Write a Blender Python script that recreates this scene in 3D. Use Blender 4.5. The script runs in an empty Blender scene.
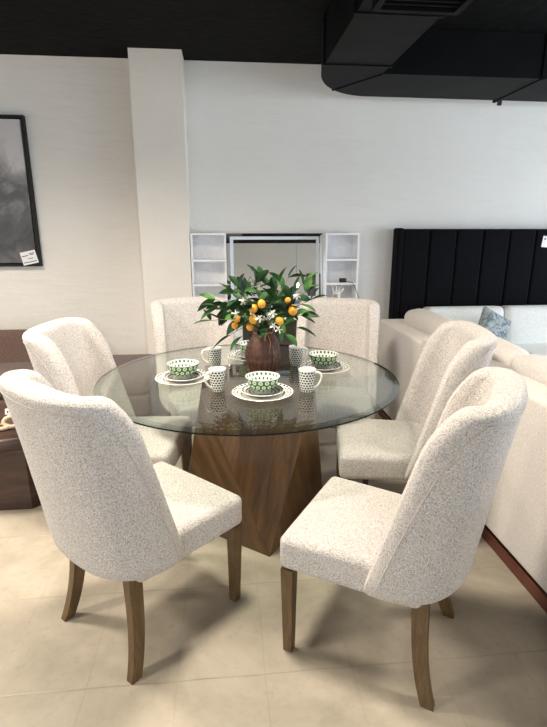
import bpy, bmesh, math, random
from mathutils import Vector, Matrix
random.seed(7)
S = bpy.context.scene
COL = S.collection
PI = math.pi
def R(d): return math.radians(d)

# ---------------------------------------------------------------- camera
cam_d = bpy.data.cameras.new('camera'); cam = bpy.data.objects.new('camera', cam_d); COL.objects.link(cam)
cam.location = (0, 0, 1.45); cam.rotation_euler = (R(90 - 15.09), 0, R(-5.6))
cam_d.sensor_fit = 'VERTICAL'; cam_d.sensor_height = 36.0; cam_d.lens = 36.0 * 495 / 727
cam_d.clip_start = 0.05
S.camera = cam
# ---------------------------------------------------------------- world, light, exposure
S.view_settings.view_transform = 'Standard'; S.view_settings.look = 'None'
S.view_settings.gamma = 1.0; S.view_settings.use_curve_mapping = False
S.view_settings.exposure = 0.70
W = bpy.data.worlds.new('sky'); S.world = W; W.use_nodes = True
bg = W.node_tree.nodes['Background']; bg.inputs[0].default_value = (0.72, 0.85, 1.0, 1); bg.inputs[1].default_value = 1.2
def area(name, loc, rot, sx, sy, power, col):
    d = bpy.data.lights.new(name, 'AREA'); d.shape = 'RECTANGLE'; d.size = sx; d.size_y = sy
    d.energy = power; d.color = col
    o = bpy.data.objects.new(name, d); o.location = loc; o.rotation_euler = rot; COL.objects.link(o); return o
COOL = (0.78, 0.88, 1.0); WARM = (1.0, 0.90, 0.765)
# daylight just outside the right-hand windows and the shop windows behind the camera
area('daylight_right', (5.3, 1.6, 1.45), (0, R(90), 0), 2.3, 5.0, 118, COOL)
area('daylight_front', (-2.2, -3.75, 1.3), (R(90), 0, 0), 3.0, 2.2, 45, COOL)
area('daylight_front', (3.9, -3.75, 1.3), (R(90), 0, 0), 1.9, 2.2, 22, COOL)

# ---------------------------------------------------------------- node helpers
class NT:
    def __init__(s, name):
        s.m = bpy.data.materials.new(name); s.m.use_nodes = True; s.t = s.m.node_tree
        s.b = s.t.nodes['Principled BSDF']; s.out = s.t.nodes['Material Output']
    def n(s, k, **kw):
        x = s.t.nodes.new(k)
        for a, v in kw.items(): setattr(x, a, v)
        return x
    def l(s, a, b): s.t.links.new(a, b)
    def put(s, sock, v):
        if hasattr(v, 'is_linked') or hasattr(v, 'links'): s.l(v, sock)
        else: sock.default_value = v
    def math(s, op, a, b=0.0, c=None):
        x = s.n('ShaderNodeMath', operation=op); s.put(x.inputs[0], a); s.put(x.inputs[1], b)
        if c is not None: s.put(x.inputs[2], c)
        return x.outputs[0]
    def coord(s, kind='Object', scale=(1, 1, 1), rot=(0, 0, 0)):
        t = s.n('ShaderNodeTexCoord'); m = s.n('ShaderNodeMapping')
        m.inputs['Scale'].default_value = scale; m.inputs['Rotation'].default_value = rot
        s.l(t.outputs[kind], m.inputs['Vector']); return m.outputs[0]
    def noise(s, vec, scale, detail=4, rough=0.5, dist=0.0):
        x = s.n('ShaderNodeTexNoise'); s.l(vec, x.inputs['Vector']); x.inputs['Scale'].default_value = scale
        x.inputs['Detail'].default_value = detail; x.inputs['Roughness'].default_value = rough
        x.inputs['Distortion'].default_value = dist; return x.outputs['Fac']
    def ramp(s, fac, stops):
        x = s.n('ShaderNodeValToRGB'); s.l(fac, x.inputs[0]); e = x.color_ramp.elements
        while len(e) < len(stops): e.new(0.5)
        for i, (p, c) in enumerate(stops): e[i].position = p; e[i].color = (*c, 1)
        return x.outputs[0]
    def mix(s, f, a, b):
        x = s.n('ShaderNodeMix', data_type='RGBA'); s.put(x.inputs[0], f)
        s.put(x.inputs[6], a if not isinstance(a, tuple) else (*a, 1)); s.put(x.inputs[7], b if not isinstance(b, tuple) else (*b, 1))
        return x.outputs[2]
    def bump(s, h, strength=0.3, dist=0.01):
        x = s.n('ShaderNodeBump'); s.l(h, x.inputs['Height']); x.inputs['Strength'].default_value = strength
        x.inputs['Distance'].default_value = dist; s.l(x.outputs[0], s.b.inputs['Normal'])
    def base(s, v): s.put(s.b.inputs['Base Color'], v if not isinstance(v, tuple) else (*v, 1))
    def set(s, **k):
        for a, v in k.items(): s.b.inputs[a.replace('_', ' ')].default_value = v
def plain(name, col, rough=0.5, metal=0.0, bump=None):
    t = NT(name); t.set(Roughness=rough, Metallic=metal)
    c = t.coord()
    f = t.noise(c, 30, 3)
    t.base(t.ramp(f, [(0.3, tuple(x * 0.95 for x in col)), (0.7, tuple(min(1, x * 1.04) for x in col))]))
    if bump: t.bump(t.noise(c, bump[0], 3), bump[1], bump[2])
    return t.m
def fabric(name, dark, light, scale, bstr=0.6, bdist=0.004, lo=0.38, hi=0.62, sheen=0.2):
    t = NT(name); c = t.coord()
    f = t.noise(c, scale, 2, 0.6, 0.6)
    big = t.noise(c, 3.0, 2)
    a = t.ramp(f, [(lo, dark), (hi, light)])
    t.base(t.mix(t.math('MULTIPLY', big, 0.12), a, tuple(x * 0.8 for x in dark)))
    t.set(Roughness=0.95); t.b.inputs['Sheen Weight'].default_value = sheen
    t.b.inputs['Specular IOR Level'].default_value = 0.15
    t.bump(f, bstr, bdist); return t.m
def wood(name, cols, scale=(6, 6, 0.7), kind='Object', rot=(0, 0, 0), rough=0.42, k=5.0):
    t = NT(name); c = t.coord(kind, scale, rot)
    a = t.noise(c, k, 6, 0.62, 0.8); b = t.noise(c, k * 7, 3, 0.6)
    f = t.math('ADD', t.math('MULTIPLY', a, 0.75), t.math('MULTIPLY', b, 0.25))
    t.base(t.ramp(f, [(0.30, cols[0]), (0.5, cols[1]), (0.68, cols[2])]))
    t.set(Roughness=rough); t.bump(b, 0.12, 0.002); return t.m

# ---------------------------------------------------------------- materials
M = {}
M['boucle'] = fabric('cream boucle', (0.40, 0.35, 0.315), (0.90, 0.85, 0.805), 270, 1.0, 0.008, 0.35, 0.57)
M['seam'] = fabric('boucle seam', (0.48, 0.42, 0.37), (0.60, 0.54, 0.48), 200, 0.3, 0.002)
M['leg'] = wood('chair leg walnut', ((0.055, 0.030, 0.011), (0.11, 0.062, 0.024), (0.17, 0.10, 0.04)), (7, 7, 0.8), k=6)
M['walnut'] = wood('pedestal walnut', ((0.042, 0.018, 0.006), (0.105, 0.050, 0.016), (0.18, 0.092, 0.032)), (6.0, 0.7, 1), 'UV', rough=0.38, k=3.2)
M['dark_wood'] = wood('dark coffee table wood', ((0.018, 0.008, 0.005), (0.042, 0.019, 0.012), (0.085, 0.040, 0.026)), (0.8, 6, 6), k=3.0)
M['red_wood'] = wood('mahogany plinth', ((0.05, 0.014, 0.008), (0.10, 0.028, 0.016), (0.14, 0.042, 0.024)), (6, 0.6, 6))
M['brown_fabric'] = fabric('mauve brown fabric', (0.085, 0.053, 0.043), (0.15, 0.10, 0.084), 120, 0.5, 0.003)
M['cream_fabric'] = fabric('cream sofa fabric', (0.56, 0.515, 0.475), (0.71, 0.665, 0.62), 110, 0.4, 0.002, 0.3, 0.7)
M['pale_fabric'] = fabric('pale sofa fabric', (0.70, 0.71, 0.68), (0.86, 0.87, 0.85), 90, 0.3, 0.002, 0.3, 0.7)
M['velvet'] = fabric('black velvet', (0.002, 0.002, 0.003), (0.005, 0.005, 0.007), 60, 0.2, 0.002, sheen=0.01)
M['white'] = plain('white lacquer', (0.90, 0.90, 0.91), 0.35)
M['white_tag'] = plain('white card', (0.85, 0.84, 0.84), 0.6)
M['ink'] = plain('dark ink', (0.05, 0.05, 0.06), 0.6)
M['black_plastic'] = plain('black plastic', (0.012, 0.012, 0.013), 0.4)
M['black_frame'] = plain('black frame lacquer', (0.008, 0.007, 0.007), 0.75)
M['taupe'] = plain('taupe panel', (0.16, 0.135, 0.12), 0.5)
M['gold'] = plain('gold', (0.75, 0.5, 0.18), 0.3, 1.0)
M['twine'] = plain('twine', (0.42, 0.27, 0.15), 0.9)
M['cream_carved'] = plain('cream carved wood', (0.50, 0.39, 0.27), 0.6, bump=(40, 0.5, 0.004))
M['pinkstone'] = plain('brown stone', (0.42, 0.28, 0.22), 0.5)
M['frame_brown'] = wood('brown picture frame', ((0.05, 0.02, 0.012), (0.10, 0.045, 0.03), (0.15, 0.07, 0.05)))
M['metal'] = plain('grey metal', (0.45, 0.45, 0.47), 0.35, 0.9)
# walls
def wall_mat(name, c1, c2):
    t = NT(name); c = t.coord('Object')
    big = t.noise(c, 0.9, 4, 0.55); f = t.noise(t.coord('Object', (0.6, 0.6, 3.2)), 5, 5, 0.6)
    a = t.ramp(big, [(0.3, c1), (0.7, c2)])
    t.base(t.mix(t.math('MULTIPLY', t.ramp_v(f), 0.18), a, tuple(x * 0.86 for x in c1)))
    t.set(Roughness=0.75)
    t.bump(t.math('ADD', f, t.math('MULTIPLY', t.noise(c, 45, 4), 0.25)), 0.35, 0.02); return t.m
def ramp_v(s, f):
    x = s.n('ShaderNodeMapRange'); s.l(f, x.inputs[0]); x.inputs[1].default_value = 0.55; x.inputs[2].default_value = 0.75
    return x.outputs[0]
NT.ramp_v = ramp_v
M['wall'] = wall_mat('cream plaster wall', (0.80, 0.74, 0.66), (0.85, 0.795, 0.72))
M['wall_far'] = wall_mat('pale plaster wall', (0.80, 0.76, 0.70), (0.85, 0.815, 0.765))
t = NT('black painted ceiling'); c = t.coord(); f = t.noise(c, 9, 8, 0.7, 0.5)
t.base(t.ramp(f, [(0.35, (0.001, 0.001, 0.001)), (0.7, (0.006, 0.0055, 0.0055))])); t.set(Roughness=0.8); t.b.inputs['Specular IOR Level'].default_value = 0.12; t.bump(f, 0.8, 0.05); M['ceiling'] = t.m
t = NT('black sheet metal duct'); c = t.coord(); f = t.noise(c, 3, 4)
t.base(t.ramp(f, [(0.3, (0.002, 0.002, 0.0023)), (0.7, (0.0045, 0.0045, 0.005))])); t.set(Roughness=0.6); t.b.inputs['Specular IOR Level'].default_value = 0.1; t.bump(f, 0.3, 0.02); M['duct'] = t.m
# floor: 0.295 x 0.445 tiles, worn beige
t = NT('beige worn floor tile'); tc = t.n('ShaderNodeTexCoord'); sp = t.n('ShaderNodeSeparateXYZ'); t.l(tc.outputs['Object'], sp.inputs[0])
wob = t.math('MULTIPLY', t.math('SUBTRACT', t.noise(t.coord(), 6, 3), 0.5), 0.012)
def line(axis, period, off, wdt):
    q = t.math('ADD', axis, wob); q = t.math('DIVIDE', t.math('SUBTRACT', q, off), period)
    fr = t.math('FRACT', q); d = t.math('MULTIPLY', t.math('MINIMUM', fr, t.math('SUBTRACT', 1.0, fr)), period)
    mr = t.n('ShaderNodeMapRange'); t.l(d, mr.inputs[0]); mr.inputs[1].default_value = wdt; mr.inputs[2].default_value = wdt * 0.3; return mr.outputs[0]
lu = line(sp.outputs[0], 0.295, -0.485, 0.0035); lv = line(sp.outputs[1], 0.445, 1.34, 0.0045)
gr = t.math('MAXIMUM', t.math('MULTIPLY', lu, 0.45), lv)
stain = t.noise(t.coord(), 2.2, 6, 0.65, 0.4); fine = t.noise(t.coord(), 28, 5, 0.7)
colr = t.ramp(stain, [(0.30, (0.27, 0.235, 0.185)), (0.5, (0.385, 0.34, 0.27)), (0.7, (0.48, 0.425, 0.345))])
colr = t.mix(t.math('MULTIPLY', t.ramp_v(fine), 0.5), colr, (0.27, 0.23, 0.18))
brk = t.ramp_v(t.noise(t.coord(), 5, 3))
gf = t.math('MULTIPLY', gr, t.math('ADD', 0.40, t.math('MULTIPLY', brk, 0.55)))
lightg = t.mix(t.ramp_v(t.noise(t.coord(), 1.7, 2)), (0.24, 0.20, 0.15), (0.68, 0.62, 0.52))
t.base(t.mix(gf, colr, lightg)); t.set(Roughness=0.38); t.b.inputs['Specular IOR Level'].default_value = 0.4
t.bump(t.math('SUBTRACT', t.math('MULTIPLY', stain, 0.3), gr), 0.15, 0.004); M['floor'] = t.m
# glass
def arch_glass(name, tint, ior=1.5, rough=0.0):
    m = bpy.data.materials.new(name); m.use_nodes = True; t = m.node_tree; t.nodes.clear()
    o = t.nodes.new('ShaderNodeOutputMaterial'); tr = t.nodes.new('ShaderNodeBsdfTransparent'); tr.inputs[0].default_value = (*tint, 1)
    gl = t.nodes.new('ShaderNodeBsdfGlossy'); gl.inputs['Roughness'].default_value = rough; gl.inputs[0].default_value = (1, 1, 1, 1)
    fr = t.nodes.new('ShaderNodeFresnel'); ge = t.nodes.new('ShaderNodeNewGeometry')
    mr = t.nodes.new('ShaderNodeMapRange'); t.links.new(ge.outputs['Backfacing'], mr.inputs[0]); mr.inputs[3].default_value = ior; mr.inputs[4].default_value = 1 / ior
    t.links.new(mr.outputs[0], fr.inputs[0]); mx = t.nodes.new('ShaderNodeMixShader')
    t.links.new(fr.outputs[0], mx.inputs[0]); t.links.new(tr.outputs[0], mx.inputs[1]); t.links.new(gl.outputs[0], mx.inputs[2])
    t.links.new(mx.outputs[0], o.inputs[0]); return m
M['glass'] = arch_glass('clear table glass', (0.90, 0.93, 0.91), 1.42)
M['glass_bevel'] = arch_glass('bevelled glass edge', (0.74, 0.80, 0.78), 1.45, 0.03)
M['pane'] = arch_glass('window pane', (0.97, 0.98, 0.98))
t = NT('dark green glass rim'); t.base((0.004, 0.009, 0.008)); t.set(Roughness=0.25); t.b.inputs['Specular IOR Level'].default_value = 0.25; M['glass_rim'] = t.m
t = NT('mirror silver'); t.base((0.88, 0.90, 0.91)); t.set(Roughness=0.01, Metallic=1.0); M['mirror'] = t.m
t = NT('frosted mirror strip'); t.base((0.70, 0.76, 0.80)); t.set(Roughness=0.6); M['frost'] = t.m
# abstract painting
t = NT('grey abstract painting'); c = t.coord('Object')
f = t.noise(c, 2.2, 8, 0.62, 0.9); sp = t.n('ShaderNodeSeparateXYZ'); t.l(c, sp.inputs[0])
g = t.math('ADD', f, t.math('MULTIPLY', sp.outputs[2], 0.62))
t.base(t.ramp(g, [(0.05, (0.16, 0.16, 0.165)), (0.25, (0.07, 0.07, 0.075)), (0.42, (0.12, 0.12, 0.125)), (0.54, (0.27, 0.26, 0.265)), (0.70, (0.60, 0.58, 0.58)), (0.95, (0.55, 0.53, 0.54))]))
t.set(Roughness=0.7); M['painting'] = t.m
# leaves, lemons
t = NT('lemon tree leaf'); c = t.coord(); f = t.noise(c, 9, 2)
t.base(t.ramp(f, [(0.40, (0.007, 0.022, 0.010)), (0.56, (0.025, 0.085, 0.02)), (0.72, (0.11, 0.23, 0.05))])); t.set(Roughness=0.5); t.b.inputs['Specular IOR Level'].default_value = 0.3; M['leaf'] = t.m
M['stem'] = plain('leaf stem', (0.10, 0.12, 0.04), 0.6)
M['lemon'] = plain('orange yellow fruit', (0.72, 0.33, 0.03), 0.4, bump=(150, 0.3, 0.001))
M['petal'] = plain('white petal', (0.85, 0.86, 0.80), 0.6)
M['stamen'] = plain('yellow stamen', (0.7, 0.55, 0.1), 0.6)
t = NT('dark woven wicker'); c = t.coord(); f = t.noise(c, 40, 4, 0.6)
t.base(t.ramp(f, [(0.3, (0.05, 0.02, 0.012)), (0.55, (0.115, 0.05, 0.03)), (0.75, (0.19, 0.09, 0.055))])); t.set(Roughness=0.6); M['wicker'] = t.m
# patterned pillow
t = NT('blue grey patterned pillow'); c = t.coord(); f = t.noise(c, 14, 5, 0.6, 1.6)
t.base(t.ramp(f, [(0.36, (0.10, 0.14, 0.17)), (0.47, (0.24, 0.29, 0.31)), (0.54, (0.46, 0.50, 0.50)), (0.62, (0.17, 0.21, 0.24))])); t.set(Roughness=0.9); M['pillow'] = t.m
# dotted china
def dotted(name, basec, dotc, nu, nv, a, b, v0=0.0, v1=1.0, stagger=True, core=None):
    t = NT(name); tc = t.n('ShaderNodeTexCoord'); sp = t.n('ShaderNodeSeparateXYZ'); t.l(tc.outputs['UV'], sp.inputs[0])
    y = t.math('MULTIPLY', sp.outputs[1], nv); row = t.math('FLOOR', y)
    x = t.math('MULTIPLY', sp.outputs[0], nu)
    if stagger: x = t.math('ADD', x, t.math('MULTIPLY', t.math('MODULO', row, 2.0), 0.5))
    fx = t.math('DIVIDE', t.math('SUBTRACT', t.math('FRACT', x), 0.5), a); fy = t.math('DIVIDE', t.math('SUBTRACT', t.math('FRACT', y), 0.5), b)
    d = t.math('ADD', t.math('MULTIPLY', fx, fx), t.math('MULTIPLY', fy, fy))
    m = t.math('LESS_THAN', d, 1.0)
    m = t.math('MULTIPLY', m, t.math('GREATER_THAN', sp.outputs[1], v0)); m = t.math('MULTIPLY', m, t.math('LESS_THAN', sp.outputs[1], v1))
    col = t.mix(m, basec, dotc)
    if core: col = t.mix(t.math('MULTIPLY', m, t.math('LESS_THAN', d, 0.25)), col, core)
    t.base(col); t.set(Roughness=0.18); return t.m
CH = (0.80, 0.79, 0.74); GR = (0.035, 0.13, 0.045); BK = (0.018, 0.035, 0.035)
M['china'] = plain('white china', CH, 0.18)
M['mug_black'] = dotted('mug with blue black dots', CH, (0.012, 0.03, 0.04), 16, 8, 0.37, 0.38)
M['mug_green'] = dotted('mug with green dots', CH, (0.02, 0.06, 0.035), 16, 8, 0.37, 0.38)
M['bowl_out'] = dotted('green bowl with pale ovals', GR, (0.62, 0.72, 0.52), 16, 3, 0.34, 0.42, core=(0.2, 0.36, 0.16))
M['bowl_in'] = dotted('bowl inside with dots', CH, (0.06, 0.14, 0.05), 22, 5, 0.27, 0.34)
M['plate_rim'] = dotted('plate rim with dots', CH, (0.02, 0.06, 0.03), 36, 3, 0.30, 0.38)
M['saucer'] = dotted('small plate with dense dots', CH, BK, 40, 6, 0.38, 0.42)
t = NT('lamp bulb'); t.base((1, 0.9, 0.75)); t.b.inputs['Emission Color'].default_value = (1, 0.86, 0.62, 1); t.b.inputs['Emission Strength'].default_value = 30; M['bulb'] = t.m
t = NT('downlight lens'); t.base((1, 0.95, 0.9)); t.b.inputs['Emission Color'].default_value = (1, 0.9, 0.76, 1); t.b.inputs['Emission Strength'].default_value = 12; M['lens'] = t.m

# ---------------------------------------------------------------- mesh helpers
def mk(name, bm, mats, parent=None, smooth=True, loc=(0, 0, 0), rot=(0, 0, 0)):
    me = bpy.data.meshes.new(name); bmesh.ops.recalc_face_normals(bm, faces=bm.faces); bm.to_mesh(me); bm.free()
    for m in (mats if isinstance(mats, (list, tuple)) else [mats]): me.materials.append(M[m])
    if smooth:
        for p in me.polygons: p.use_smooth = True
        try: me.set_sharp_from_angle(angle=R(40))
        except Exception: pass
    o = bpy.data.objects.new(name, me); COL.objects.link(o); o.location = loc; o.rotation_euler = rot
    if parent: o.parent = parent
    return o
def tag(o, label, cat, group=None, kind=None):
    o['label'] = label; o['category'] = cat
    if group: o['group'] = group
    if kind: o['kind'] = kind
    return o
def thing(name, label, cat, loc=(0, 0, 0), rz=0, group=None):
    o = bpy.data.objects.new(name, None); o.empty_display_size = 0.1; COL.objects.link(o)
    o.location = loc; o.rotation_euler = (0, 0, rz); return tag(o, label, cat, group)
def struct(name, bm, mats, label=None, smooth=False, parent=None):
    o = mk(name, bm, mats, parent, smooth)
    if parent is None: o['kind'] = 'structure'
    return o
def box(bm, x0, x1, y0, y1, z0, z1, mi=0):
    v = [bm.verts.new(p) for p in ((x0, y0, z0), (x1, y0, z0), (x1, y1, z0), (x0, y1, z0), (x0, y0, z1), (x1, y0, z1), (x1, y1, z1), (x0, y1, z1))]
    for f in ((0, 3, 2, 1), (4, 5, 6, 7), (0, 1, 5, 4), (1, 2, 6, 5), (2, 3, 7, 6), (3, 0, 4, 7)):
        q = bm.faces.new([v[i] for i in f]); q.material_index = mi
    return bm
def B(*a, bev=0.0, seg=2):
    bm = bmesh.new(); box(bm, *a)
    if bev: bmesh.ops.bevel(bm, geom=list(bm.edges), offset=bev, segments=seg, profile=0.5, affect='EDGES')
    return bm
def axis_list(h, r, k, m):
    a = [-h + r * (1 - math.tan(PI / 4 * (1 - i / k))) for i in range(k)] if r > 0 else [-h]
    n = [-(h - r) + 2 * (h - r) * i / m for i in range(m + 1)]
    return a + n + [-x for x in reversed(a)]
def rbox(hx, hy, hz, r, k=4, m=(6, 6, 2), f=None, bm=None):
    """rounded box about the origin; f deforms each point"""
    bm = bm or bmesh.new(); L = [axis_list(h, r, k, mm) for h, mm in zip((hx, hy, hz), m)]; H = (hx, hy, hz); cache = {}
    def vert(i, j, l):
        if (i, j, l) in cache: return cache[(i, j, l)]
        p = Vector((L[0][i], L[1][j], L[2][l])); c = Vector([max(-(H[q] - r), min(H[q] - r, p[q])) for q in range(3)])
        d = p - c
        if d.length > 1e-9: p = c + d.normalized() * r
        if f: p = Vector(f(p))
        v = bm.verts.new(p); cache[(i, j, l)] = v; return v
    n = [len(x) - 1 for x in L]
    for a, b, c in ((0, 1, 2), (1, 2, 0), (2, 0, 1)):
        for e in (0, n[c]):
            for i in range(n[a]):
                for j in range(n[b]):
                    q = []
                    for di, dj in ((0, 0), (1, 0), (1, 1), (0, 1)):
                        idx = [0, 0, 0]; idx[a] = i + di; idx[b] = j + dj; idx[c] = e; q.append(vert(*idx))
                    bm.faces.new(q)
    return bm
def tube(pts, rad, n=8, bm=None, cap=True):
    bm = bm or bmesh.new(); pts = [Vector(p) for p in pts]; rings = []
    if not isinstance(rad, (list, tuple)): rad = [rad] * len(pts)
    up = Vector((0.13, 0.29, 0.95)).normalized()
    for i, p in enumerate(pts):
        d = (pts[min(i + 1, len(pts) - 1)] - pts[max(i - 1, 0)]).normalized()
        a = d.cross(up)
        if a.length < 0.1: a = d.cross(Vector((1, 0, 0)))
        a.normalize(); b = a.cross(d)
        rings.append([bm.verts.new(p + (a * math.cos(2 * PI * j / n) + b * math.sin(2 * PI * j / n)) * rad[i]) for j in range(n)])
    for r0, r1 in zip(rings, rings[1:]):
        for j in range(n): bm.faces.new((r0[j], r0[(j + 1) % n], r1[(j + 1) % n], r1[j]))
    if cap: bm.faces.new(rings[0]); bm.faces.new(list(reversed(rings[-1])))
    return bm
def lathe(prof, n=48, bm=None, mats=None, rf=None):
    """prof: list of (r, z); UV u = angle, v = fraction inside each material run"""
    bm = bm or bmesh.new(); uv = bm.loops.layers.uv.verify(); rings = []
    for i, (r, z) in enumerate(prof):
        if r < 1e-6: rings.append([bm.verts.new((0, 0, z))])
        else: rings.append([bm.verts.new(((r + (rf(2 * PI * j / n, z) if rf else 0)) * math.cos(2 * PI * j / n), (r + (rf(2 * PI * j / n, z) if rf else 0)) * math.sin(2 * PI * j / n), z)) for j in range(n)])
    mats = mats or [0] * (len(prof) - 1)
    s = 0
    while s < len(mats):
        e = s
        while e + 1 < len(mats) and mats[e + 1] == mats[s]: e += 1
        Ls = [0.0]
        for i in range(s, e + 1): Ls.append(Ls[-1] + math.hypot(prof[i + 1][0] - prof[i][0], prof[i + 1][1] - prof[i][1]))
        for i in range(s, e + 1):
            va, vb = Ls[i - s] / Ls[-1], Ls[i - s + 1] / Ls[-1]; a, b = rings[i], rings[i + 1]
            for j in range(n):
                k = (j + 1) % n
                pts = [(a[j % len(a)], j, va), (a[k % len(a)], j + 1, va), (b[k % len(b)], j + 1, vb), (b[j % len(b)], j, vb)]
                seen = []; 
                for q in pts:
                    if q[0] not in [w[0] for w in seen]: seen.append(q)
                if len(seen) < 3: continue
                fc = bm.faces.new([q[0] for q in seen]); fc.material_index = mats[s]
                for lp, q in zip(fc.loops, seen): lp[uv].uv = (q[1] / n, q[2])
        s = e + 1
    return bm
def loft(loops, bm=None, caps=True):
    bm = bm or bmesh.new(); rings = [[bm.verts.new(p) for p in L] for L in loops]; n = len(rings[0])
    for a, b in zip(rings, rings[1:]):
        for j in range(n): bm.faces.new((a[j], a[(j + 1) % n], b[(j + 1) % n], b[j]))
    if caps: bm.faces.new(rings[0]); bm.faces.new(list(reversed(rings[-1])))
    return bm
def copy_tree(o, parent=None):
    c = o.copy(); COL.objects.link(c); c.parent = parent
    for ch in list(o.children): copy_tree(ch, c)
    return c

# ================================================================ ROOM
UL, UR, VB, VF, H = -4.2, 5.2, -3.6, 4.6, 2.79
struct('floor', B(UL - .2, UR + .2, VB - .2, VF + .2, -0.1, 0), 'floor')
struct('ceiling', B(UL - .2, UR + .2, VB - .2, VF + .2, H, H + 0.12), 'ceiling')
struct('wall_back', B(UL, UR, VF, VF + 0.15, 0, H), 'wall_far')
struct('wall_left', B(UL - .15, UL, VB, VF, 0, H), 'wall')
bm = bmesh.new()   # right wall with a long window opening
for a in ((VB, -1.0, 0, H), (4.1, VF, 0, H), (-1.0, 4.1, 0, 0.25), (-1.0, 4.1, 2.6, H)): box(bm, UR, UR + 0.12, a[0], a[1], a[2], a[3])
struct('wall_right', bm, 'wall')
bm = bmesh.new()   # wall behind the camera with two shop windows
for a in ((UL, -3.8, 0, H), (-0.6, 2.9, 0, H), (4.9, UR, 0, H), (-3.8, -0.6, 0, 0.2), (-3.8, -0.6, 2.4, H), (2.9, 4.9, 0, 0.2), (2.9, 4.9, 2.4, H)): box(bm, a[0], a[1], VB - 0.12, VB, a[2], a[3])
struct('wall_front', bm, 'wall')
def window(name, bars, pane):
    w = bpy.data.objects.new(name, None); COL.objects.link(w); w['kind'] = 'structure'
    bm = bmesh.new()
    for b_ in bars: box(bm, *b_)
    mk('window_frame', bm, 'black_frame', w, False); mk('pane', B(*pane), 'pane', w, False)
bars = [(UR + .03, UR + .09, y, y + .05, .25, 2.6) for y in (-1.0, 0.68, 2.36, 4.05)] + [(UR + .03, UR + .09, -1, 4.1, z, z + .05) for z in (.25, 2.55)]
window('window_1', bars, (UR + .055, UR + .06, -1, 4.1, .25, 2.6))
bars = [(x, x + .05, VB - .09, VB - .03, .2, 2.4) for x in (-3.8, -2.2, -.65)] + [(-3.8, -.6, VB - .09, VB - .03, z, z + .05) for z in (.2, 2.35)]
window('window_2', bars, (-3.8, -.6, VB - .06, VB - .055, .2, 2.4))
bars = [(x, x + .05, VB - .09, VB - .03, .2, 2.4) for x in (2.9, 3.9, 4.85)] + [(2.9, 4.9, VB - .09, VB - .03, z, z + .05) for z in (.2, 2.35)]
window('window_3', bars, (2.9, 4.9, VB - .06, VB - .055, .2, 2.4))
# boxed pillar on the back wall
bm = B(-0.69, -0.285, 4.35, VF, 0, H)
o = struct('trim_1', bm, 'wall')
struct('baseboard_back', B(-0.285, UR, VF - 0.012, VF, 0, 0.09, bev=0.003), 'white')

# ceiling downlights that light the room (warm), out of the photo's frame
for i, (x, y) in enumerate(((-2.6, 0.8), (-0.15, 1.75), (-2.1, 2.35), (2.2, 1.2), (0.2, -1.8), (2.9, 2.4))):
    d = thing('ceiling_downlight', ['round black ceiling downlight over the left part of the room', 'round black ceiling downlight over the dining table', 'round black ceiling downlight over the brown sofa',
        'round black ceiling downlight right of the duct', 'round black ceiling downlight farthest behind the camera', 'round black ceiling downlight over the cream sofa'][i], 'ceiling light', (x, y, H), group='ceiling downlights')
    mk('housing', lathe([(0.0, 0), (0.07, 0), (0.07, -0.1), (0.06, -0.1), (0.055, -0.06), (0, -0.06)], 24), 'black_plastic', d)
    mk('lens', lathe([(0, -0.062), (0.05, -0.062), (0.05, -0.066), (0, -0.066)], 24), 'lens', d)
    ld = bpy.data.lights.new('downlight_beam', 'SPOT'); ld.energy = (200, 200, 230, 90, 60, 28)[i]; ld.color = WARM; ld.spot_size = R(160); ld.spot_blend = 1.0; ld.shadow_soft_size = 0.2
    lo = bpy.data.objects.new('downlight_beam', ld); COL.objects.link(lo); lo.location = (0, 0, -0.12); lo.parent = d

# ================================================================ AIR DUCT
duct = thing('air_duct', 'black sheet metal air duct turning a rounded corner under the ceiling', 'duct', (0, 0, H))
zb, zt = 2.5 - H, -0.004
out = [(0.69, 0.5)] + [(0.69 + 0.5 * (1 - math.cos(a)), 3.62 + 0.74 * math.sin(a)) for a in [PI / 2 * i / 14 for i in range(15)]] + [(4.9, 4.42), (4.9, 3.76), (1.13, 3.76), (1.13, 0.5)]
def poly(pts, z0, z1, bm=None):
    bm = bm or bmesh.new(); a = [bm.verts.new((x, y, z0)) for x, y in pts]; b = [bm.verts.new((x, y, z1)) for x, y in pts]
    bm.faces.new(a); bm.faces.new(b); n = len(pts)
    for i in range(n): bm.faces.new((a[i], a[(i + 1) % n], b[(i + 1) % n], b[i]))
    return bm
mk('duct_run', poly(out, zb, zt), 'duct', duct)
for y in (1.4, 2.78, 3.58): mk('flange', B(0.675, 1.145, y, y + 0.025, zb - 0.008, zt, bev=0.002), 'duct', duct, False)
mk('flange', B(2.3, 2.325, 3.75, 4.43, zb - 0.008, zt, bev=0.002), 'duct', duct, False)
bm = tube([(1.13, 3.76, zb - 0.002), (0.87, 4.20, zb - 0.002)], 0.006, 6); mk('mitre_seam', bm, 'duct', duct)
mk('bracket', B(2.34, 2.37, 4.40, 4.425, zb - 0.03, zb + 0.02), 'black_plastic', duct, False)
bm = bmesh.new()
for a in ((0.72, 1.14, 2.14, 2.17), (0.72, 1.14, 2.59, 2.62), (0.72, 0.75, 2.17, 2.59), (1.11, 1.14, 2.17, 2.59)): box(bm, a[0], a[1], a[2], a[3], zb - 0.06, zb)
rg = mk('air_register', bm, 'duct', duct, False)
bm = bmesh.new()
for i in range(9): box(bm, 0.75, 1.11, 2.19 + i * 0.045, 2.202 + i * 0.045, zb - 0.05, zb - 0.01)
mk('louvre', bm, 'duct', rg, False)

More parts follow.
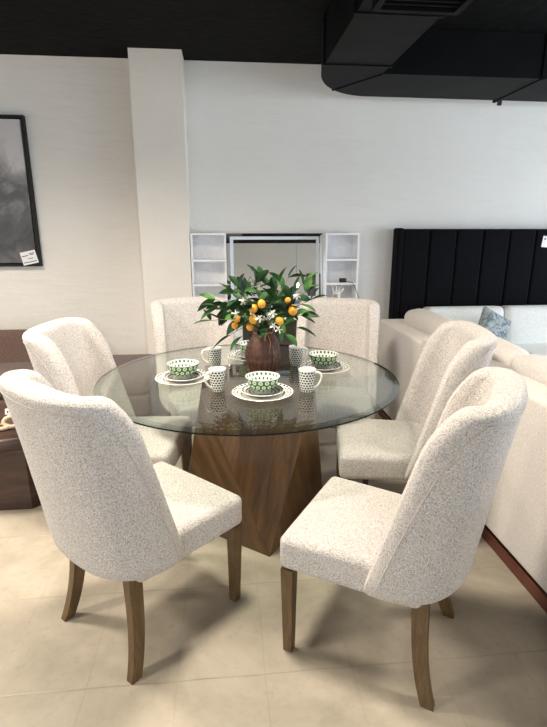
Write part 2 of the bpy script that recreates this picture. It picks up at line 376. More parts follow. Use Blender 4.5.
# ================================================================ PICTURE, left of the pillar
pic = thing('framed_painting', 'large grey abstract painting in a black frame on the cream wall', 'painting', (-2.05, VF, 1.745))
bm = bmesh.new(); hw, hh = 0.465, 0.60
for a in ((-hw, hw, hh - .02, hh), (-hw, hw, -hh, -hh + .02), (-hw, -hw + .02, -hh + .02, hh - .02), (hw - .02, hw, -hh + .02, hh - .02)): box(bm, a[0], a[1], -0.055, 0, a[2], a[3])
mk('frame', bm, 'black_frame', pic, False)
mk('canvas', B(-hw + .03, hw - .03, -0.045, -0.012, -hh + .03, hh - .03, bev=0.003), 'painting', pic, False)
mk('backing', B(-hw + .02, hw - .02, -0.012, -0.002, -hh + .02, hh - .02), 'black_frame', pic, False)
pt = mk('price_tag', B(-.065, .065, -.001, .001, -.055, .055), 'white_tag', pic, False, (hw - 0.085, -0.058, -hh + 0.075), (0, R(-12), 0))
pt['label'] = 'white card price tag'
for (x, z, w, h) in ((-.03, .02, .028, .006), (.03, .032, .022, .006), (.03, .022, .016, .005), (.01, -.008, .022, .005), (.0, -.036, .055, .006)): mk('print_line', B(x - w, x + w, -.0022, -.001, z - h / 2, z + h / 2), 'ink', pt, False)

# ================================================================ VANITY with side shelves and mirror
van = thing('vanity_desk', 'white vanity desk with open side shelves and a large mirror against the wall', 'vanity', (0.455, 4.55, 0))
x0, x1 = -0.735, 0.735
def tower(a, b):
    bm = bmesh.new(); y0, y1 = -0.17, 0.03; t_ = 0.016
    box(bm, a, a + t_, y0, y1, 0.80, 1.424); box(bm, b - t_, b, y0, y1, 0.80, 1.424)
    box(bm, a + t_, b - t_, y0, y1, 1.408, 1.424); box(bm, a + t_, b - t_, y1 - .008, y1, 0.80, 1.408)
    o = mk('shelf_tower', bm, 'white', van, False)
    for z in (1.195, 0.985, 0.80): mk('shelf', B(a + t_, b - t_, y0, y1 - .008, z - .008, z + .008), 'white', o, False)
tower(x0, -0.434); tower(0.434, x1)
mk('back_board', B(-0.42, 0.42, 0.01, 0.03, 0.80, 1.424), 'white', van, False)
mir = mk('mirror', B(-0.43, 0.43, -0.006, 0.006, 0, 0.612), 'mirror', van, False, (0, -0.085, 0.812), (R(-5.8), 0, 0))
bm = bmesh.new()
for a in ((-.40, .40, .558, .585), (-.40, .40, .03, .057), (-.40, -.37, .057, .558), (.37, .40, .057, .558)): box(bm, a[0], a[1], -.0075, -.0058, a[2], a[3])
mk('frosted_strip', bm, 'frost', mir, False)
mk('desktop', B(x0, x1, -0.36, 0.03, 0.775, 0.80, bev=0.003), 'white', van, False)
for a, b in ((x0 + .01, -0.31), (0.47, x1 - .01)):
    mk('drawer_cabinet', B(a, b, -0.34, 0.02, 0.10, 0.775, bev=0.003), 'white', van, False)
    for z in (0.12, 0.34, 0.56):
        d_ = mk('drawer', B(a + .015, b - .015, -0.356, -0.34, z, z + .205, bev=0.003), 'white', van, False)
        mk('knob', lathe([(0, 0), (.010, 0), (.012, -.012), (0, -.016)], 12), 'metal', d_, loc=((a + b) / 2, -0.356, z + .1), rot=(R(90), 0, 0))
    mk('plinth', B(a + .02, b - .02, -0.31, 0.0, 0, 0.10), 'white', van, False)
mk('apron', B(-0.31, 0.47, -0.35, -0.33, 0.70, 0.775), 'white', van, False)
mk('knee_panel', B(-0.31, 0.47, -0.02, 0.0, 0.0, 0.775), 'taupe', van, False)

# small things on the vanity's right shelves
chg = thing('charger', 'small black charger with its cable on the right vanity shelf', 'charger', (1.065, 4.44, 0.9935))
mk('body', rbox(.032, .02, .018, .008, 3, (1, 1, 1), lambda p: (p.x, p.y, p.z + .018)), 'black_plastic', chg)
mk('cable', tube([(.02, -.015, .01), (.05, -.05, .01), (.075, -.075, -.0), (.10, -.08, -.05), (.13, -.078, -.12), (.155, -.075, -.22), (.165, -.07, -.4)], .0025, 6), 'black_plastic', chg)
fig = thing('figurine', 'small white figurine with gold tips on the lowest right vanity shelf', 'figurine', (1.01, 4.44, 0.8085))
mk('stand', B(-.045, .045, -.03, .03, 0, .016, bev=.004), 'metal', fig)
mk('body', lathe([(0, .016), (.034, .02), (.04, .05), (.03, .085), (.018, .10), (0, .105)], 20), 'china', fig)
mk('stone', rbox(.02, .014, .024, .01, 3, (1, 1, 1)), 'pinkstone', fig, loc=(-.012, -.032, .055))
for i, (x, a) in enumerate(((-.022, -18), (0, -4), (.02, 10))):
    f_ = mk('finger', tube([(0, 0, 0), (0, 0, .03), (.002, 0, .06)], [.008, .008, .005], 8), 'china', fig, loc=(x, 0, .085), rot=(0, R(a), 0))
    mk('tip', lathe([(0, .056), (.006, .058), (.005, .07), (0, .074)], 10), 'gold', f_)
mk('wing', rbox(.010, .006, .035, .005, 3, (1, 1, 2)), 'china', fig, loc=(.045, 0, .10), rot=(0, R(40), 0))

# ================================================================ HEADBOARD
hb = thing('upholstered_headboard', 'tall black velvet headboard with vertical channels leaning on the wall', 'headboard', (1.548, 4.42, 0))
mk('side_wing', rbox(.028, .075, .734, .02, 3, (1, 2, 10)), 'velvet', hb, loc=(.028, .07, .734))
n = 8; p = 0.2525
for i in range(n):
    xa = .052 + i * p
    mk('channel_panel', rbox(p / 2 - .002, .045, .725, .022, 4, (2, 1, 10)), 'velvet', hb, loc=(xa + p / 2, .06, .733))
mk('frame_board', B(.03, .085 + n * p, .085, .145, 0.0, 1.46, bev=.008), 'velvet', hb, False)
tg = mk('price_tag', B(-.05, .05, -.001, .001, -.05, .05), 'white_tag', hb, False, (1.425, .012, 1.345), (0, R(5), 0)); tg['label'] = 'white card price tag'
mk('print_line', B(-.036, -.02, -.002, -.0008, .018, .03), 'ink', tg, False)

# ================================================================ BROWN SOFA (left background)
bs = thing('brown_sofa', 'low mauve brown fabric sofa along the wall behind the dark coffee table', 'sofa', (-1.6, 3.9, 0))
def soft(a): return lambda q: (q.x, q.y, q.z)
mk('seat_base', rbox(1.04, .40, .09, .04, 4, (10, 5, 1)), 'brown_fabric', bs, loc=(0, .0, .20))
for x, w in ((-.69, .345), (.0, .345), (.69, .345)):
    mk('seat_cushion', rbox(w - .003, .40, .065, .05, 4, (6, 6, 1), lambda q: (q.x, q.y, q.z * (1 + .25 * max(0, 1 - (q.x / .34) ** 2) * max(0, 1 - (q.y / .4) ** 2)))), 'brown_fabric', bs, loc=(x, -.01, .345))
for x in (-.69, 0.0):
    mk('back_cushion', rbox(.343, .10, .17, .065, 5, (6, 2, 3)), 'brown_fabric', bs, loc=(x - .05, .25, .495), rot=(R(-10), 0, 0))
mk('back_frame', rbox(.74, .06, .28, .03, 3, (6, 1, 3)), 'brown_fabric', bs, loc=(-.30, .37, .34))
for x in (-.95, .95):
    for y in (-.32, .32): mk('leg', lathe([(0, 0), (.018, 0), (.026, .115), (0, .115)], 12), 'dark_wood', bs, loc=(x, y, 0))

# ================================================================ COFFEE TABLE (left edge)
ct = thing('coffee_table', 'dark walnut coffee table with a thick rounded top at the left edge', 'coffee table', (-1.70, 2.74, 0))
mk('tabletop', rbox(.75, .325, .036, .034, 4, (10, 6, 1), lambda q: (math.copysign(abs(q.x), q.x) * (1 - .07 * (abs(q.y) / .325) ** 4), q.y * (1 - .22 * (abs(q.x) / .75) ** 4), q.z)), 'dark_wood', ct, loc=(0, 0, .383))
bm = bmesh.new()
pl = [(-.66, -.2), (-.6, -.255), (.64, -.255), (.69, -.2), (.69, .2), (.64, .255), (-.6, .255), (-.66, .2)]
mk('plinth_base', poly(pl, 0, .348), 'dark_wood', ct, False)
bm = bmesh.new()
ch = thing('chain_ornament', 'cream carved wooden chain ornament lying on the dark coffee table', 'ornament', (-1.21, 2.60, .4195))
def link():
    L = []; 
    for i in range(24):
        a = 2 * PI * i / 24; L.append((.048 * math.cos(a), .034 * math.sin(a), 0))
    bm = bmesh.new(); rings = []; n = 24; k = 10; rr = .0135
    for i in range(n):
        a = 2 * PI * i / n; c0 = Vector((.046 * math.cos(a), .032 * math.sin(a), 0)); nr = Vector((math.cos(a) / .046, math.sin(a) / .032, 0)).normalized()
        rings.append([bm.verts.new(c0 + nr * rr * math.cos(2 * PI * j / k) + Vector((0, 0, rr * math.sin(2 * PI * j / k)))) for j in range(k)])
    for i in range(n):
        for j in range(k): bm.faces.new((rings[i][j], rings[(i + 1) % n][j], rings[(i + 1) % n][(j + 1) % k], rings[i][(j + 1) % k]))
    return bm
l0 = mk('link', link(), 'cream_carved', ch, loc=(0, 0, .014))
ch.scale = (.85, .85, .85)
for (x, y, z, rx, rz) in ((.062, .012, .044, 62, 12), (-.065, .0, .044, 60, -8), (-.135, -.004, .014, 0, -14), (.13, .03, .014, 0, 20)):
    c_ = l0.copy(); COL.objects.link(c_); c_.parent = ch; c_.location = (x, y, z); c_.rotation_euler = (R(rx), 0, R(rz))
cd = thing('table_card', 'small white card standing on the coffee table behind the chain ornament', 'card', (-1.25, 2.82, .4195))
mk('card', rbox(.028, .004, .018, .0035, 2, (1, 1, 1)), 'white_tag', cd, loc=(0, 0, .019), rot=(R(-12), 0, 0))
mk('print_line', B(-.016, -.008, -.0055, -.004, .010, .026), 'ink', cd, False)

# ================================================================ CREAM SECTIONAL, right, seen from behind
so = thing('cream_sofa', 'long cream fabric sofa on a red wooden plinth, seen from behind, right', 'sofa', (1.2, 0, 0))
mk('back_module', rbox(.10, .415, .345, .022, 3, (2, 6, 5)), 'cream_fabric', so, loc=(.10, 3.315, .435))
mk('back_module', rbox(.10, 1.09, .362, .022, 3, (2, 10, 5)), 'cream_fabric', so, loc=(.10, 1.795, .452))
mk('plinth', B(.02, .9, .75, 3.7, 0.0, .06, bev=.004), 'red_wood', so, False)
mk('seat_base', rbox(.36, 1.46, .12, .03, 3, (3, 12, 1)), 'cream_fabric', so, loc=(.565, 2.22, .185))
puff = lambda hx, hy, hz: (lambda q: (q.x * (1 + .10 * max(0, 1 - (q.y / hy) ** 2) * max(0, 1 - (q.z / hz) ** 2)), q.y, q.z + .018 * max(0, 1 - (q.y / hy) ** 2)))
for y in (3.30, 2.58, 1.86, 1.14):
    hy = .362
    mk('back_cushion', rbox(.085, hy - .004, .26, .06, 5, (3, 7, 4), puff(.085, hy, .26)), 'cream_fabric', so, loc=(.27, y, .61), rot=(0, R(-9), 0))
    mk('seat_cushion', rbox(.27, hy - .004, .075, .045, 4, (5, 7, 1), puff(.27, hy, .08)), 'cream_fabric', so, loc=(.655, y, .37))
sp_ = thing('pale_sofa', 'pale blue white sofa facing the room below the black headboard', 'sofa', (1.95, 4.045, 0))
mk('seat_base', rbox(1.55, .33, .18, .03, 3, (8, 3, 2)), 'pale_fabric', sp_, loc=(1.55, 0.02, .19))
for i in range(4):
    x = .19 + .36 + i * .735 - .365
    mk('back_cushion', rbox(.364, .10, .235, .055, 5, (7, 2, 5), lambda q: (q.x, q.y * (1 + .25 * max(0, 1 - (q.x / .36) ** 2) * max(0, 1 - (q.z / .23) ** 2)), q.z)), 'pale_fabric', sp_, loc=(x, .20, .55), rot=(R(-7), 0, 0))
    mk('seat_cushion', rbox(.364, .26, .06, .04, 4, (6, 5, 1)), 'pale_fabric', sp_, loc=(x, -.10, .40))
pw = thing('throw_pillow', 'blue grey patterned pillow propped on the pale sofa', 'pillow', (2.26, 3.94, .462))
def pin(q):
    a, b = abs(q.x) / .15, abs(q.z) / .15
    k = max(0.0, 1 - a ** 3) * max(0.0, 1 - b ** 3); s = 1 - .10 * (1 - a * a) * b ** 2 - .0; s2 = 1 - .10 * (1 - b * b) * a ** 2
    return (q.x * s2, q.y * (.12 + .88 * math.sqrt(k)), q.z * s)
mk('cushion', rbox(.15, .065, .15, .03, 3, (10, 2, 10), pin), 'pillow', pw, loc=(0, 0, .178), rot=(R(-24), R(28), 0))

# ================================================================ DINING TABLE
TX, TY, TZ, TR = 0.107, 2.34, 0.76, 0.722
tb = thing('dining_table', 'round glass dining table on a faceted walnut pedestal', 'dining table', (TX, TY, 0))
g_ = mk('glass_top', lathe([(0, TZ - .012), (TR - .03, TZ - .012), (TR - .03, TZ), (0, TZ)][::1], 128), 'glass', tb, False)
# the glass disc's edge ring: ground bevel, then the dark rim
mk('bevelled_edge', lathe([(TR - .03, TZ - .012), (TR, TZ - .012), (TR, TZ - .0055), (TR - .03, TZ)], 128, mats=[0, 1, 0]), ['glass_bevel', 'glass_rim'], tb, False)
# remove the inner wall of the disc so the two glass parts meet without a seam
me = g_.data; bm = bmesh.new(); bm.from_mesh(me)
bmesh.ops.delete(bm, geom=[f for f in bm.faces if abs(f.normal.z) < 0.5], context='FACES_ONLY'); bm.to_mesh(me); bm.free()
hs, hd = .255, .383
top = [Vector((.030 + x * hs, y * hs, TZ - .0135)) for x, y in ((-1, -1), (1, -1), (1, 1), (-1, 1))]
mid = None
bot = [Vector((.02 + x * hd, y * hd, 0)) for x, y in ((.12, -1), (1, .12), (-.12, 1), (-1, -.12))]
bm = bmesh.new(); uv = bm.loops.layers.uv.verify()
tv = [bm.verts.new(p) for p in top]; bv = [bm.verts.new(p) for p in bot]
def fct(vs, rot):
    f = bm.faces.new(vs); f.normal_update(); nrm = f.normal; tx = Vector((0, 0, 1)).cross(nrm)
    tx = tx.normalized() if tx.length > .1 else Vector((1, 0, 0)); ty = nrm.cross(tx); off = random.random() * 7
    for lp in f.loops:
        a, b = lp.vert.co.dot(tx), lp.vert.co.dot(ty); lp[uv].uv = (a * math.cos(rot) - b * math.sin(rot) + off, a * math.sin(rot) + b * math.cos(rot) + off)
for i in range(4):
    fct((tv[i], bv[i], tv[(i + 1) % 4]), R(10)); fct((bv[i], bv[(i + 1) % 4], tv[(i + 1) % 4]), R(-24))
fct(tv, 0); fct(bv[::-1], 0)
mk('pedestal', bm, 'walnut', tb, False)

# ================================================================ DINING CHAIR
def cline(w, yf, yb, N=30, n=2.9):
    raw = []
    for i in range(241):
        a = -PI / 2 + PI * i / 240; s_, c_ = math.sin(a), math.cos(a)
        raw.append((w * math.copysign(abs(s_) ** (2 / n), s_), yf - (yf - yb) * abs(max(c_, 0)) ** (2 / n)))
    L = [0]
    for a, b in zip(raw, raw[1:]): L.append(L[-1] + math.hypot(b[0] - a[0], b[1] - a[1]))
    res = []; j = 0
    for i in range(N + 1):
        t_ = L[-1] * i / N
        while j < len(L) - 2 and L[j + 1] < t_: j += 1
        f_ = (t_ - L[j]) / max(1e-9, L[j + 1] - L[j]); res.append((raw[j][0] + (raw[j + 1][0] - raw[j][0]) * f_, raw[j][1] + (raw[j + 1][1] - raw[j][1]) * f_))
    return res
ZB, ZT = 0.34, 1.018
def shell_par(z):
    t_ = (z - ZB) / (ZT - ZB)
    w = .235 - .006 * t_ - .006 * t_ * t_
    yf = -.050 - .285 * (z - .38) - (.045 * ((z - .84) / .16) ** 2 if z > .84 else 0)
    yb = -.262 - .100 * t_
    w -= .006 * max(0, (z - .86) / .14) ** 2
    r = .085   # bucket rounding at the bottom
    if z < ZB + r:
        k = 1 - math.sqrt(max(0, 1 - ((ZB + r - z) / r) ** 2)); w -= .055 * k; yb += .075 * k; yf -= .0 * k
    return w, yf, yb
def shell_loop(z, th, N=30):
    w, yf, yb = shell_par(z); c = cline(w, yf, yb, N); o_, i_ = [], []
    m = len(c)
    for k in range(m):
        a = c[max(k - 1, 0)]; b = c[min(k + 1, m - 1)]; d = Vector((b[0] - a[0], b[1] - a[1])).normalized(); nr = Vector((d.y, -d.x))
        s_ = abs(2 * k / (m - 1) - 1); tt = th * (1.0 + .30 * (1 - s_)) * (1 + .18 * max(0, (z - .8) / .2))
        p = Vector(c[k]); o_.append(p + nr * tt * .5); i_.append(p - nr * tt * .5)
    def drop(k):   # the crest falls away toward its two ends
        s_ = abs(2 * k / (m - 1) - 1)
        return .010 * max(0, (s_ - .45) / .55) ** 2 * max(0, (z - .78) / .22)
    def cap(pa, pb, k_=4):   # rounded end from pa to pb
        mid_ = (pa + pb) / 2; v0 = pa - mid_; out_ = []
        for q in range(1, k_): 
            a = PI * q / k_; out_.append(mid_ + v0 * math.cos(a) + Vector((0, 1)) * v0.length * math.sin(a) * .8)
        return out_
    L = o_ + cap(o_[-1], i_[-1]) + i_[::-1] + cap(i_[0], o_[0])
    ks = list(range(m)) + [m - 1] * 3 + list(range(m - 1, -1, -1)) + [0] * 3
    return [(p.x, p.y, z - drop(k)) for p, k in zip(L, ks)]
def chair():
    t = thing('dining_chair', '', 'chair')
    loops = []; T = .066; rr = .034
    zs = [ZB + .085 * (1 - math.cos(PI / 2 * i / 6)) for i in range(7)] + [ZB + .085 + (ZT - rr - ZB - .085) * i / 14 for i in range(1, 15)]
    for i, z in enumerate(zs): loops.append(shell_loop(z, T * (1 if i else .85)))
    for i in range(1, 7):
        a = PI / 2 * i / 6.3; loops.append(shell_loop(ZT - rr + rr * math.sin(a), T * max(.12, math.cos(a))))
    mk('backrest', loft(loops), 'boucle', t)
    # underside pan closing the bucket
    w, yf, yb = shell_par(ZB + .03); c = cline(w - .035, yf, yb + .05, 24)
    mk('seat_pan', poly(c, ZB + .006, ZB + .06), 'boucle', t)
    # seams: along the outer rim, down both wing fronts
    zr = ZT - rr - .012; rim = shell_loop(zr, T + .001); m = 31
    # slightly scalloped rim: seam runs just below the rounded top
    mk('rim_seam', tube([Vector(p) + Vector((0, 0, .0)) for p in rim[3:28]], .0022, 5), 'seam', t)
    for e in (0, 1):
        pts = []
        for i in range(17):
            lp_ = shell_loop(ZB + .05 + (zr - ZB - .05) * i / 16, T + .001); q = .6 + 2.4 * (i / 16) ** 2; a_ = int(q); f_ = q - a_
            a_, b_ = (a_, min(a_ + 1, 30)) if e == 0 else (30 - a_, 30 - min(a_ + 1, 30))
            pts.append(Vector(lp_[a_]).lerp(Vector(lp_[b_]), f_))
        mk('wing_seam', tube(pts, .0018, 5), 'seam', t)
    def sf(q):
        x, y, z = q; yy = (y + .235) / .47          # 0 rear .. 1 front
        w = .90 + .10 * yy; x *= w
        if z > 0: z += .016 * max(0, 1 - (x / .25) ** 2) * max(0, 1 - (2 * yy - 1) ** 4)
        z += .010 * (yy - .5)
        return (x, y, z)
    mk('seat', rbox(.250, .235, .062, .026, 4, (10, 10, 3), sf), 'boucle', t, loc=(0, .035, .402))
    sm = []
    for i in range(41):   # seam round the top edge of the seat
        a = i / 40
        if a < .33: p = (-.246, -.05 + (a / .33) * .305)
        elif a < .67: p = (-.238 + (a - .33) / .34 * .476, .268)
        else: p = (.246, .255 - (a - .67) / .33 * .305)
        yy = (p[1] + .2) / .47; w = .90 + .10 * min(1, yy); sm.append((p[0] * w, p[1], .438 + .010 * (yy - .5) + .0))
    mk('seat_seam', tube(sm, .0018, 5), 'seam', t)
    for sx in (-1, 1):
        L = []
        for i in range(7):
            z = .345 * (1 - i / 6); h = .022 - .0065 * i / 6; cx, cy = sx * (.222 - .006 * i / 6), .240
            L.append([(cx - h, cy - h, z), (cx + h, cy - h, z), (cx + h, cy + h, z), (cx - h, cy + h, z)])
        bm = loft(L); mk('leg', bm, 'leg', t, False)
        L = []
        for i in range(13):
            f_ = i / 12; z = .36 * (1 - f_); h = .026 - .006 * f_; cx = sx * (.168 + .047 * f_ ** 1.3); cy = -.190 - .015 * f_ - .040 * f_ ** 3
            L.append([(cx - h * .72, cy - h, z), (cx + h * .72, cy - h, z), (cx + h * .72, cy + h, z), (cx - h * .72, cy + h, z)])
        mk('leg', loft(L), 'leg', t, False)
    return t
ch0 = chair()
CH_ = [(0.516, 1.489, 57.0, 'cream boucle dining chair nearest on the right, angled toward the table'),
       (-0.313, 1.689, -45.0, 'cream boucle dining chair nearest on the left, its back to us'),
       (-0.50, 2.38, -99.0, 'cream boucle dining chair behind the nearest left chair, facing right'),
       (0.809, 2.202, 79.6, 'cream boucle dining chair between the nearest right chair and the cream sofa'),
       (-0.135, 3.01, -160.1, 'cream boucle dining chair across the table in front of the white pillar'),
       (0.655, 2.86, 164.0, 'cream boucle dining chair across the table in front of the vanity')]
for i, (x, y, a, lb) in enumerate(CH_):
    c = ch0 if i == 0 else copy_tree(ch0)
    c.location = (x, y, 0); c.rotation_euler = (0, 0, R(a)); tag(c, lb, 'chair', 'boucle dining chairs around the table')

# ================================================================ TABLEWARE
def plate(r, z, rim_mat, cat, label, loc, group, name):
    p = [(0, .002), (r * .55, .002), (r * .6, 0), (r * .66, .001), (r * .75, .006), (r * .97, .015), (r, .017), (r * .985, .0185), (r * .75, .0095), (r * .66, .0055), (r * .6, .005), (0, .005)]
    k = len(p) - 1; mats = [0] * 7 + [1, 1] + [0, 0]
    if rim_mat == 'saucer': mats = [0] * 7 + [1, 1, 1, 1]
    o = mk(name, lathe(p, 64, mats=mats), ['china', rim_mat], None); o.location = (loc[0], loc[1], z)
    return tag(o, label, cat, group)
def bowl_bm():
    p = [(0, .004), (.033, .004), (.035, 0), (.038, 0), (.037, .012), (.047, .017), (.060, .030), (.069, .050), (.0735, .068), (.0745, .071), (.072, .071), (.067, .052), (.057, .033), (.043, .0205), (.02, .016), (0, .0155)]
    mats = [0, 0, 0, 3, 1, 1, 1, 1, 0, 0, 2, 2, 2, 2, 2]
    return lathe(p, 64, mats=mats)
def mug(loc, rz, mat, label, group='dotted mugs on the glass table'):
    t = thing('mug', label, 'mug', (loc[0], loc[1], TZ + .0005), rz, group); t.scale = (.93, .93, .95)
    p = [(0, .003), (.026, .003), (.028, 0), (.030, .001), (.033, .012), (.0355, .03), (.0375, .055), (.039, .08), (.0405, .098), (.0415, .105), (.0400, .1055), (.0375, .098), (.0345, .05), (.030, .012), (0, .007)]
    mats = [0, 0, 0, 1, 1, 1, 1, 1, 0, 0, 0, 0, 0, 0]
    mk('cup', lathe(p, 48, mats=mats), ['china', mat], t)
    h = [(.036, 0, .088), (.05, 0, .093), (.063, 0, .088), (.070, 0, .072), (.067, 0, .052), (.056, 0, .034), (.044, 0, .024), (.033, 0, .020)]
    bm = tube(h, [.0065, .006, .0055, .0055, .0055, .0055, .006, .0065], 10)
    mk('handle', bm, 'china', t)
# room coordinates of the four place settings
sets = [((-.205, 2.285), 'left side of the table'), ((.152, 2.032), 'front of the table, before the vase'), ((.490, 2.400), 'right side of the table'), ((.140, 2.680), 'far side, partly behind the vase')]
where = ['on the glass table, left side', 'on the glass table, before the vase', 'on the glass table, right side', 'on the glass table, behind the vase']
bw0 = None
for (loc, _), wh in zip(sets, where):
    plate(.133, TZ + .0005, 'plate_rim', 'plate', 'white dinner plate with dotted rim ' + wh, loc, 'dotted dinner plates', 'dinner_plate')
    plate(.095, TZ + .0090, 'saucer', 'plate', 'small dotted side plate under the bowl ' + wh, loc, 'dotted side plates', 'side_plate')
    if bw0 is None: bw = bw0 = mk('bowl', bowl_bm(), ['china', 'bowl_out', 'bowl_in', 'saucer'])
    else: bw = bw0.copy(); COL.objects.link(bw)
    bw.location = (loc[0], loc[1], TZ + .0150); tag(bw, 'green bowl with pale ovals ' + wh, 'bowl', 'green patterned bowls')
mug((-.062, 2.528), R(185), 'mug_green', 'dotted mug with handle left, farther of the two left of the vase')
mug((-.042, 2.118), R(215), 'mug_black', 'white dotted mug with handle toward us, nearer of the two left of the vase')
mug((.366, 2.512), R(15), 'mug_green', 'dotted mug beside the far right bowl, handle toward that bowl')
mug((.352, 2.074), R(-20), 'mug_black', 'white dotted mug in front of the right bowl, handle right')

# ================================================================ VASE AND LEMON BRANCHES
VX, VY = .180, 2.36
vs = thing('wicker_vase', 'dark brown woven wicker vase in the middle of the glass table', 'vase', (VX, VY, TZ + .0005))
prof = [(.0, .0), (.052, .0), (.058, .006)]
for i in range(1, 41):
    f_ = i / 40; z = .006 + .205 * f_
    r = .058 + .030 * math.sin(PI * min(1, f_ * 1.02) ** .85) if f_ < .45 else None
    prof.append((.056 + .031 * math.sin(PI * f_ ** .92) ** 1.0 - .012 * f_ ** 3, z))
prof += [(.043, .220), (.048, .232), (.050, .238), (.044, .238), (.038, .222), (.036, .15), (.0, .15)]
def weave(th, z):
    if z < .004: return 0
    k = int(z / .006); return .0016 * math.cos(th * 24) * (1 if k % 2 else .45) + .0008 * math.cos(z / .006 * PI * 2) + (.0014 if abs(math.cos(th * 12)) > .96 else 0)
mk('body', lathe(prof, 192, rf=weave), 'wicker', vs)
tw = mk('twine', tube([(.0478 * math.cos(a), .0478 * math.sin(a), .213 + .002 * math.sin(3 * a)) for a in [2 * PI * i / 36 for i in range(37)]], .0022, 6), 'twine', vs)
mk('twine_tail', tube([(.012, -.049, .212), (.022, -.056, .200), (.030, -.064, .175), (.028, -.075, .145), (.020, -.083, .125)], .0018, 6), 'twine', vs)
mk('twine_tail', tube([(.010, -.049, .212), (.005, -.058, .20), (.004, -.064, .18)], .0028, 6), 'twine', vs)
arr = thing('lemon_branch_bouquet', 'bunch of green citrus branches with yellow orange fruit and white blossoms in the vase', 'plant', (VX, VY, TZ + .17))
PX = .00477
def P3(px, py, dy=0.0):    # offsets measured from the vase axis (metres right / up), given in the photo's own proportions
    return Vector(((px - 263) * PX * .97, dy, 1.235 + (272 - py) * .0047 - (TZ + .17)))
st = bmesh.new(); lf = bmesh.new()
def leaf(bm, base, d, L, w, tw_, sag=.15):
    d = d.normalized(); side = d.cross(Vector((0, 0, 1)))
    if side.length < .05: side = Vector((1, 0, 0))
    side.normalize(); nrm = side.cross(d).normalized(); side = side * math.cos(tw_) + nrm * math.sin(tw_); nrm = side.cross(d).normalized()
    rows = []; n = 7
    for i in range(n + 1):
        t_ = i / n; hw_ = w * .5 * (math.sin(PI * min(1, t_ ** .85)) ** .8 if 0 < t_ < 1 else .0) + .0006
        c = base + d * L * t_ - nrm * 0 + Vector((0, 0, -sag * L * t_ * t_)) 
        rows.append([bm.verts.new(c - side * hw_ + nrm * hw_ * .35), bm.verts.new(c), bm.verts.new(c + side * hw_ + nrm * hw_ * .35),
                     bm.verts.new(c - nrm * .0009)])
    for a, b in zip(rows, rows[1:]):
        bm.faces.new((a[0], a[1], b[1], b[0])); bm.faces.new((a[1], a[2], b[2], b[1]))
        bm.faces.new((a[0], b[0], b[3], a[3])); bm.faces.new((a[3], b[3], b[2], a[2]))
root = Vector((0, 0, .04))
ends = [(208, 316, .02), (217, 300, -.06), (214, 296, .08), (238, 283, .05), (232, 286, -.08), (256, 278, .0), (262, 276, .12), (279, 276, -.05), (291, 274, .06), (304, 279, -.02), (309, 289, .05), (309, 293, -.10),
        (228, 327, -.09), (240, 326, -.14), (297, 321, -.08), (283, 325, -.14), (268, 292, -.16), (248, 298, -.17), (285, 300, -.16), (259, 318, -.17), (236, 308, -.13), (300, 308, -.10), (275, 286, .16), (245, 290, .17), (295, 295, .16), (222, 309, .12), (266, 300, .10)]
for (px, py, dy) in ends:
    e = P3(px, py, dy); m1 = root * .5 + Vector((e.x * .18, e.y * .18, .10)); pts = []
    for i in range(9):
        t_ = i / 8; a = root.lerp(m1, t_); b = m1.lerp(e, t_); pts.append(a.lerp(b, t_))
    tube(pts, [.0028 - .0016 * i / 8 for i in range(9)], 5, st)
    dr = (pts[-1] - pts[-3]).normalized()
    leaf(lf, pts[-1], dr, random.uniform(.080, .10), random.uniform(.038, .046), random.uniform(-.7, .7))
    for k in range(5):
        i = 8 - k; p0 = pts[i] if k else pts[8]; ang = random.choice((-1, 1)) * random.uniform(.6, 1.2); ax = Vector((random.uniform(-.4, .4), 1, random.uniform(-.5, .5))).normalized()
        d = Matrix.Rotation(ang if k % 2 else -ang, 3, ax) @ dr
        d = d + Vector((0, random.uniform(-.5, .3), random.uniform(-.1, .2)))
        if p0.z > .085: leaf(lf, p0, d, random.uniform(.078, .102), random.uniform(.038, .048), random.uniform(-1.1, 1.1), random.uniform(0, .3))
mk('stems', st, 'stem', arr); mk('foliage', lf, 'leaf', arr)
def fruit_bm():
    return lathe([(0, -.026), (.008, -.0245), (.017, -.018), (.0225, -.006), (.0225, .006), (.017, .018), (.008, .0245), (.003, .028), (0, .0285)], 24)
f0 = None
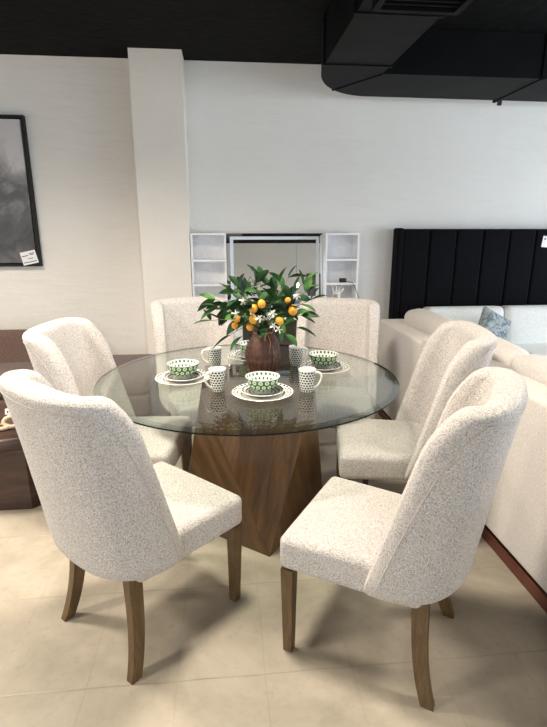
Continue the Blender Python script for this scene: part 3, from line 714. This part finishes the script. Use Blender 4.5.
for (px, py, dy, s) in ((258, 299, -.20, .95), (250, 304, -.17, 1.0), (291, 306, -.19, 1.12), (288, 296, -.08, .8), (249, 315, -.20, .95), (277, 317, -.19, .95), (233, 314, -.16, .85), (231, 321, -.15, .8), (246, 323, -.18, .8)):
    p = P3(px, py, dy)
    if f0 is None: o = f0 = mk('fruit', fruit_bm(), 'lemon', arr)
    else: o = f0.copy(); COL.objects.link(o); o.parent = arr
    # nearer points look larger and lower, so pull them toward the axis a little
    k = (2.36 + dy) / 2.36; o.location = (p.x * k, dy, p.z * k + (1 - k) * (1.45 - TZ - .17)); o.scale = (s * .82,) * 3; o.rotation_euler = (random.uniform(-.8, .8), random.uniform(-.8, .8), 0)
b0 = None
for (px, py, dy) in ((255, 314, -.235), (269, 309, -.235), (239, 296, -.19), (231, 309, -.20), (276, 326, -.19), (296, 291, -.16), (270, 322, -.22)):
    p = P3(px, py, dy); k = (2.36 + dy) / 2.36
    if b0 is None:
        bm = bmesh.new()
        for q in range(5):
            a = 2 * PI * q / 5; leaf(bm, Vector((0, 0, 0)), Vector((math.cos(a), -.25, math.sin(a))), .020, .0165, 0, 0)
        o = b0 = mk('blossom', bm, 'petal', arr)
        mk('stamen', lathe([(0, -.004), (.003, -.003), (.003, .003), (0, .004)], 8), 'stamen', o, loc=(0, -.004, 0))
    else: o = copy_tree(b0, arr)
    o.location = (p.x * k, dy, p.z * k + (1 - k) * (1.45 - TZ - .17)); o.rotation_euler = (random.uniform(-.3, .3), random.uniform(0, 1), random.uniform(-.4, .4))

# ================================================================ behind the camera, seen in the mirror
fp = thing('framed_picture', 'brown framed picture on the wall, seen only in the vanity mirror', 'picture', (2.36, VB, 1.62))
bm = bmesh.new()
for a in ((-.28, .28, .32, .40), (-.28, .28, -.40, -.32), (-.28, -.20, -.32, .32), (.20, .28, -.32, .32)): box(bm, a[0], a[1], 0, .04, a[2], a[3])
mk('frame', bm, 'frame_brown', fp, False); mk('canvas', B(-.2, .2, .005, .02, -.32, .32), 'taupe', fp, False)
pn = thing('pendant_lamp', 'bare glowing bulb on a black cord, seen only in the vanity mirror', 'lamp', (1.62, -2.2, 1.62))
mk('bulb', lathe([(0, -.06), (.03, -.05), (.045, -.02), (.042, .01), (.02, .045), (0, .05)], 20), 'bulb', pn)
mk('socket', lathe([(0, .045), (.02, .045), (.02, .10), (0, .10)], 16), 'black_plastic', pn)
mk('cord', tube([(0, 0, .10), (0, 0, H - 1.62)], .003, 6), 'black_plastic', pn)
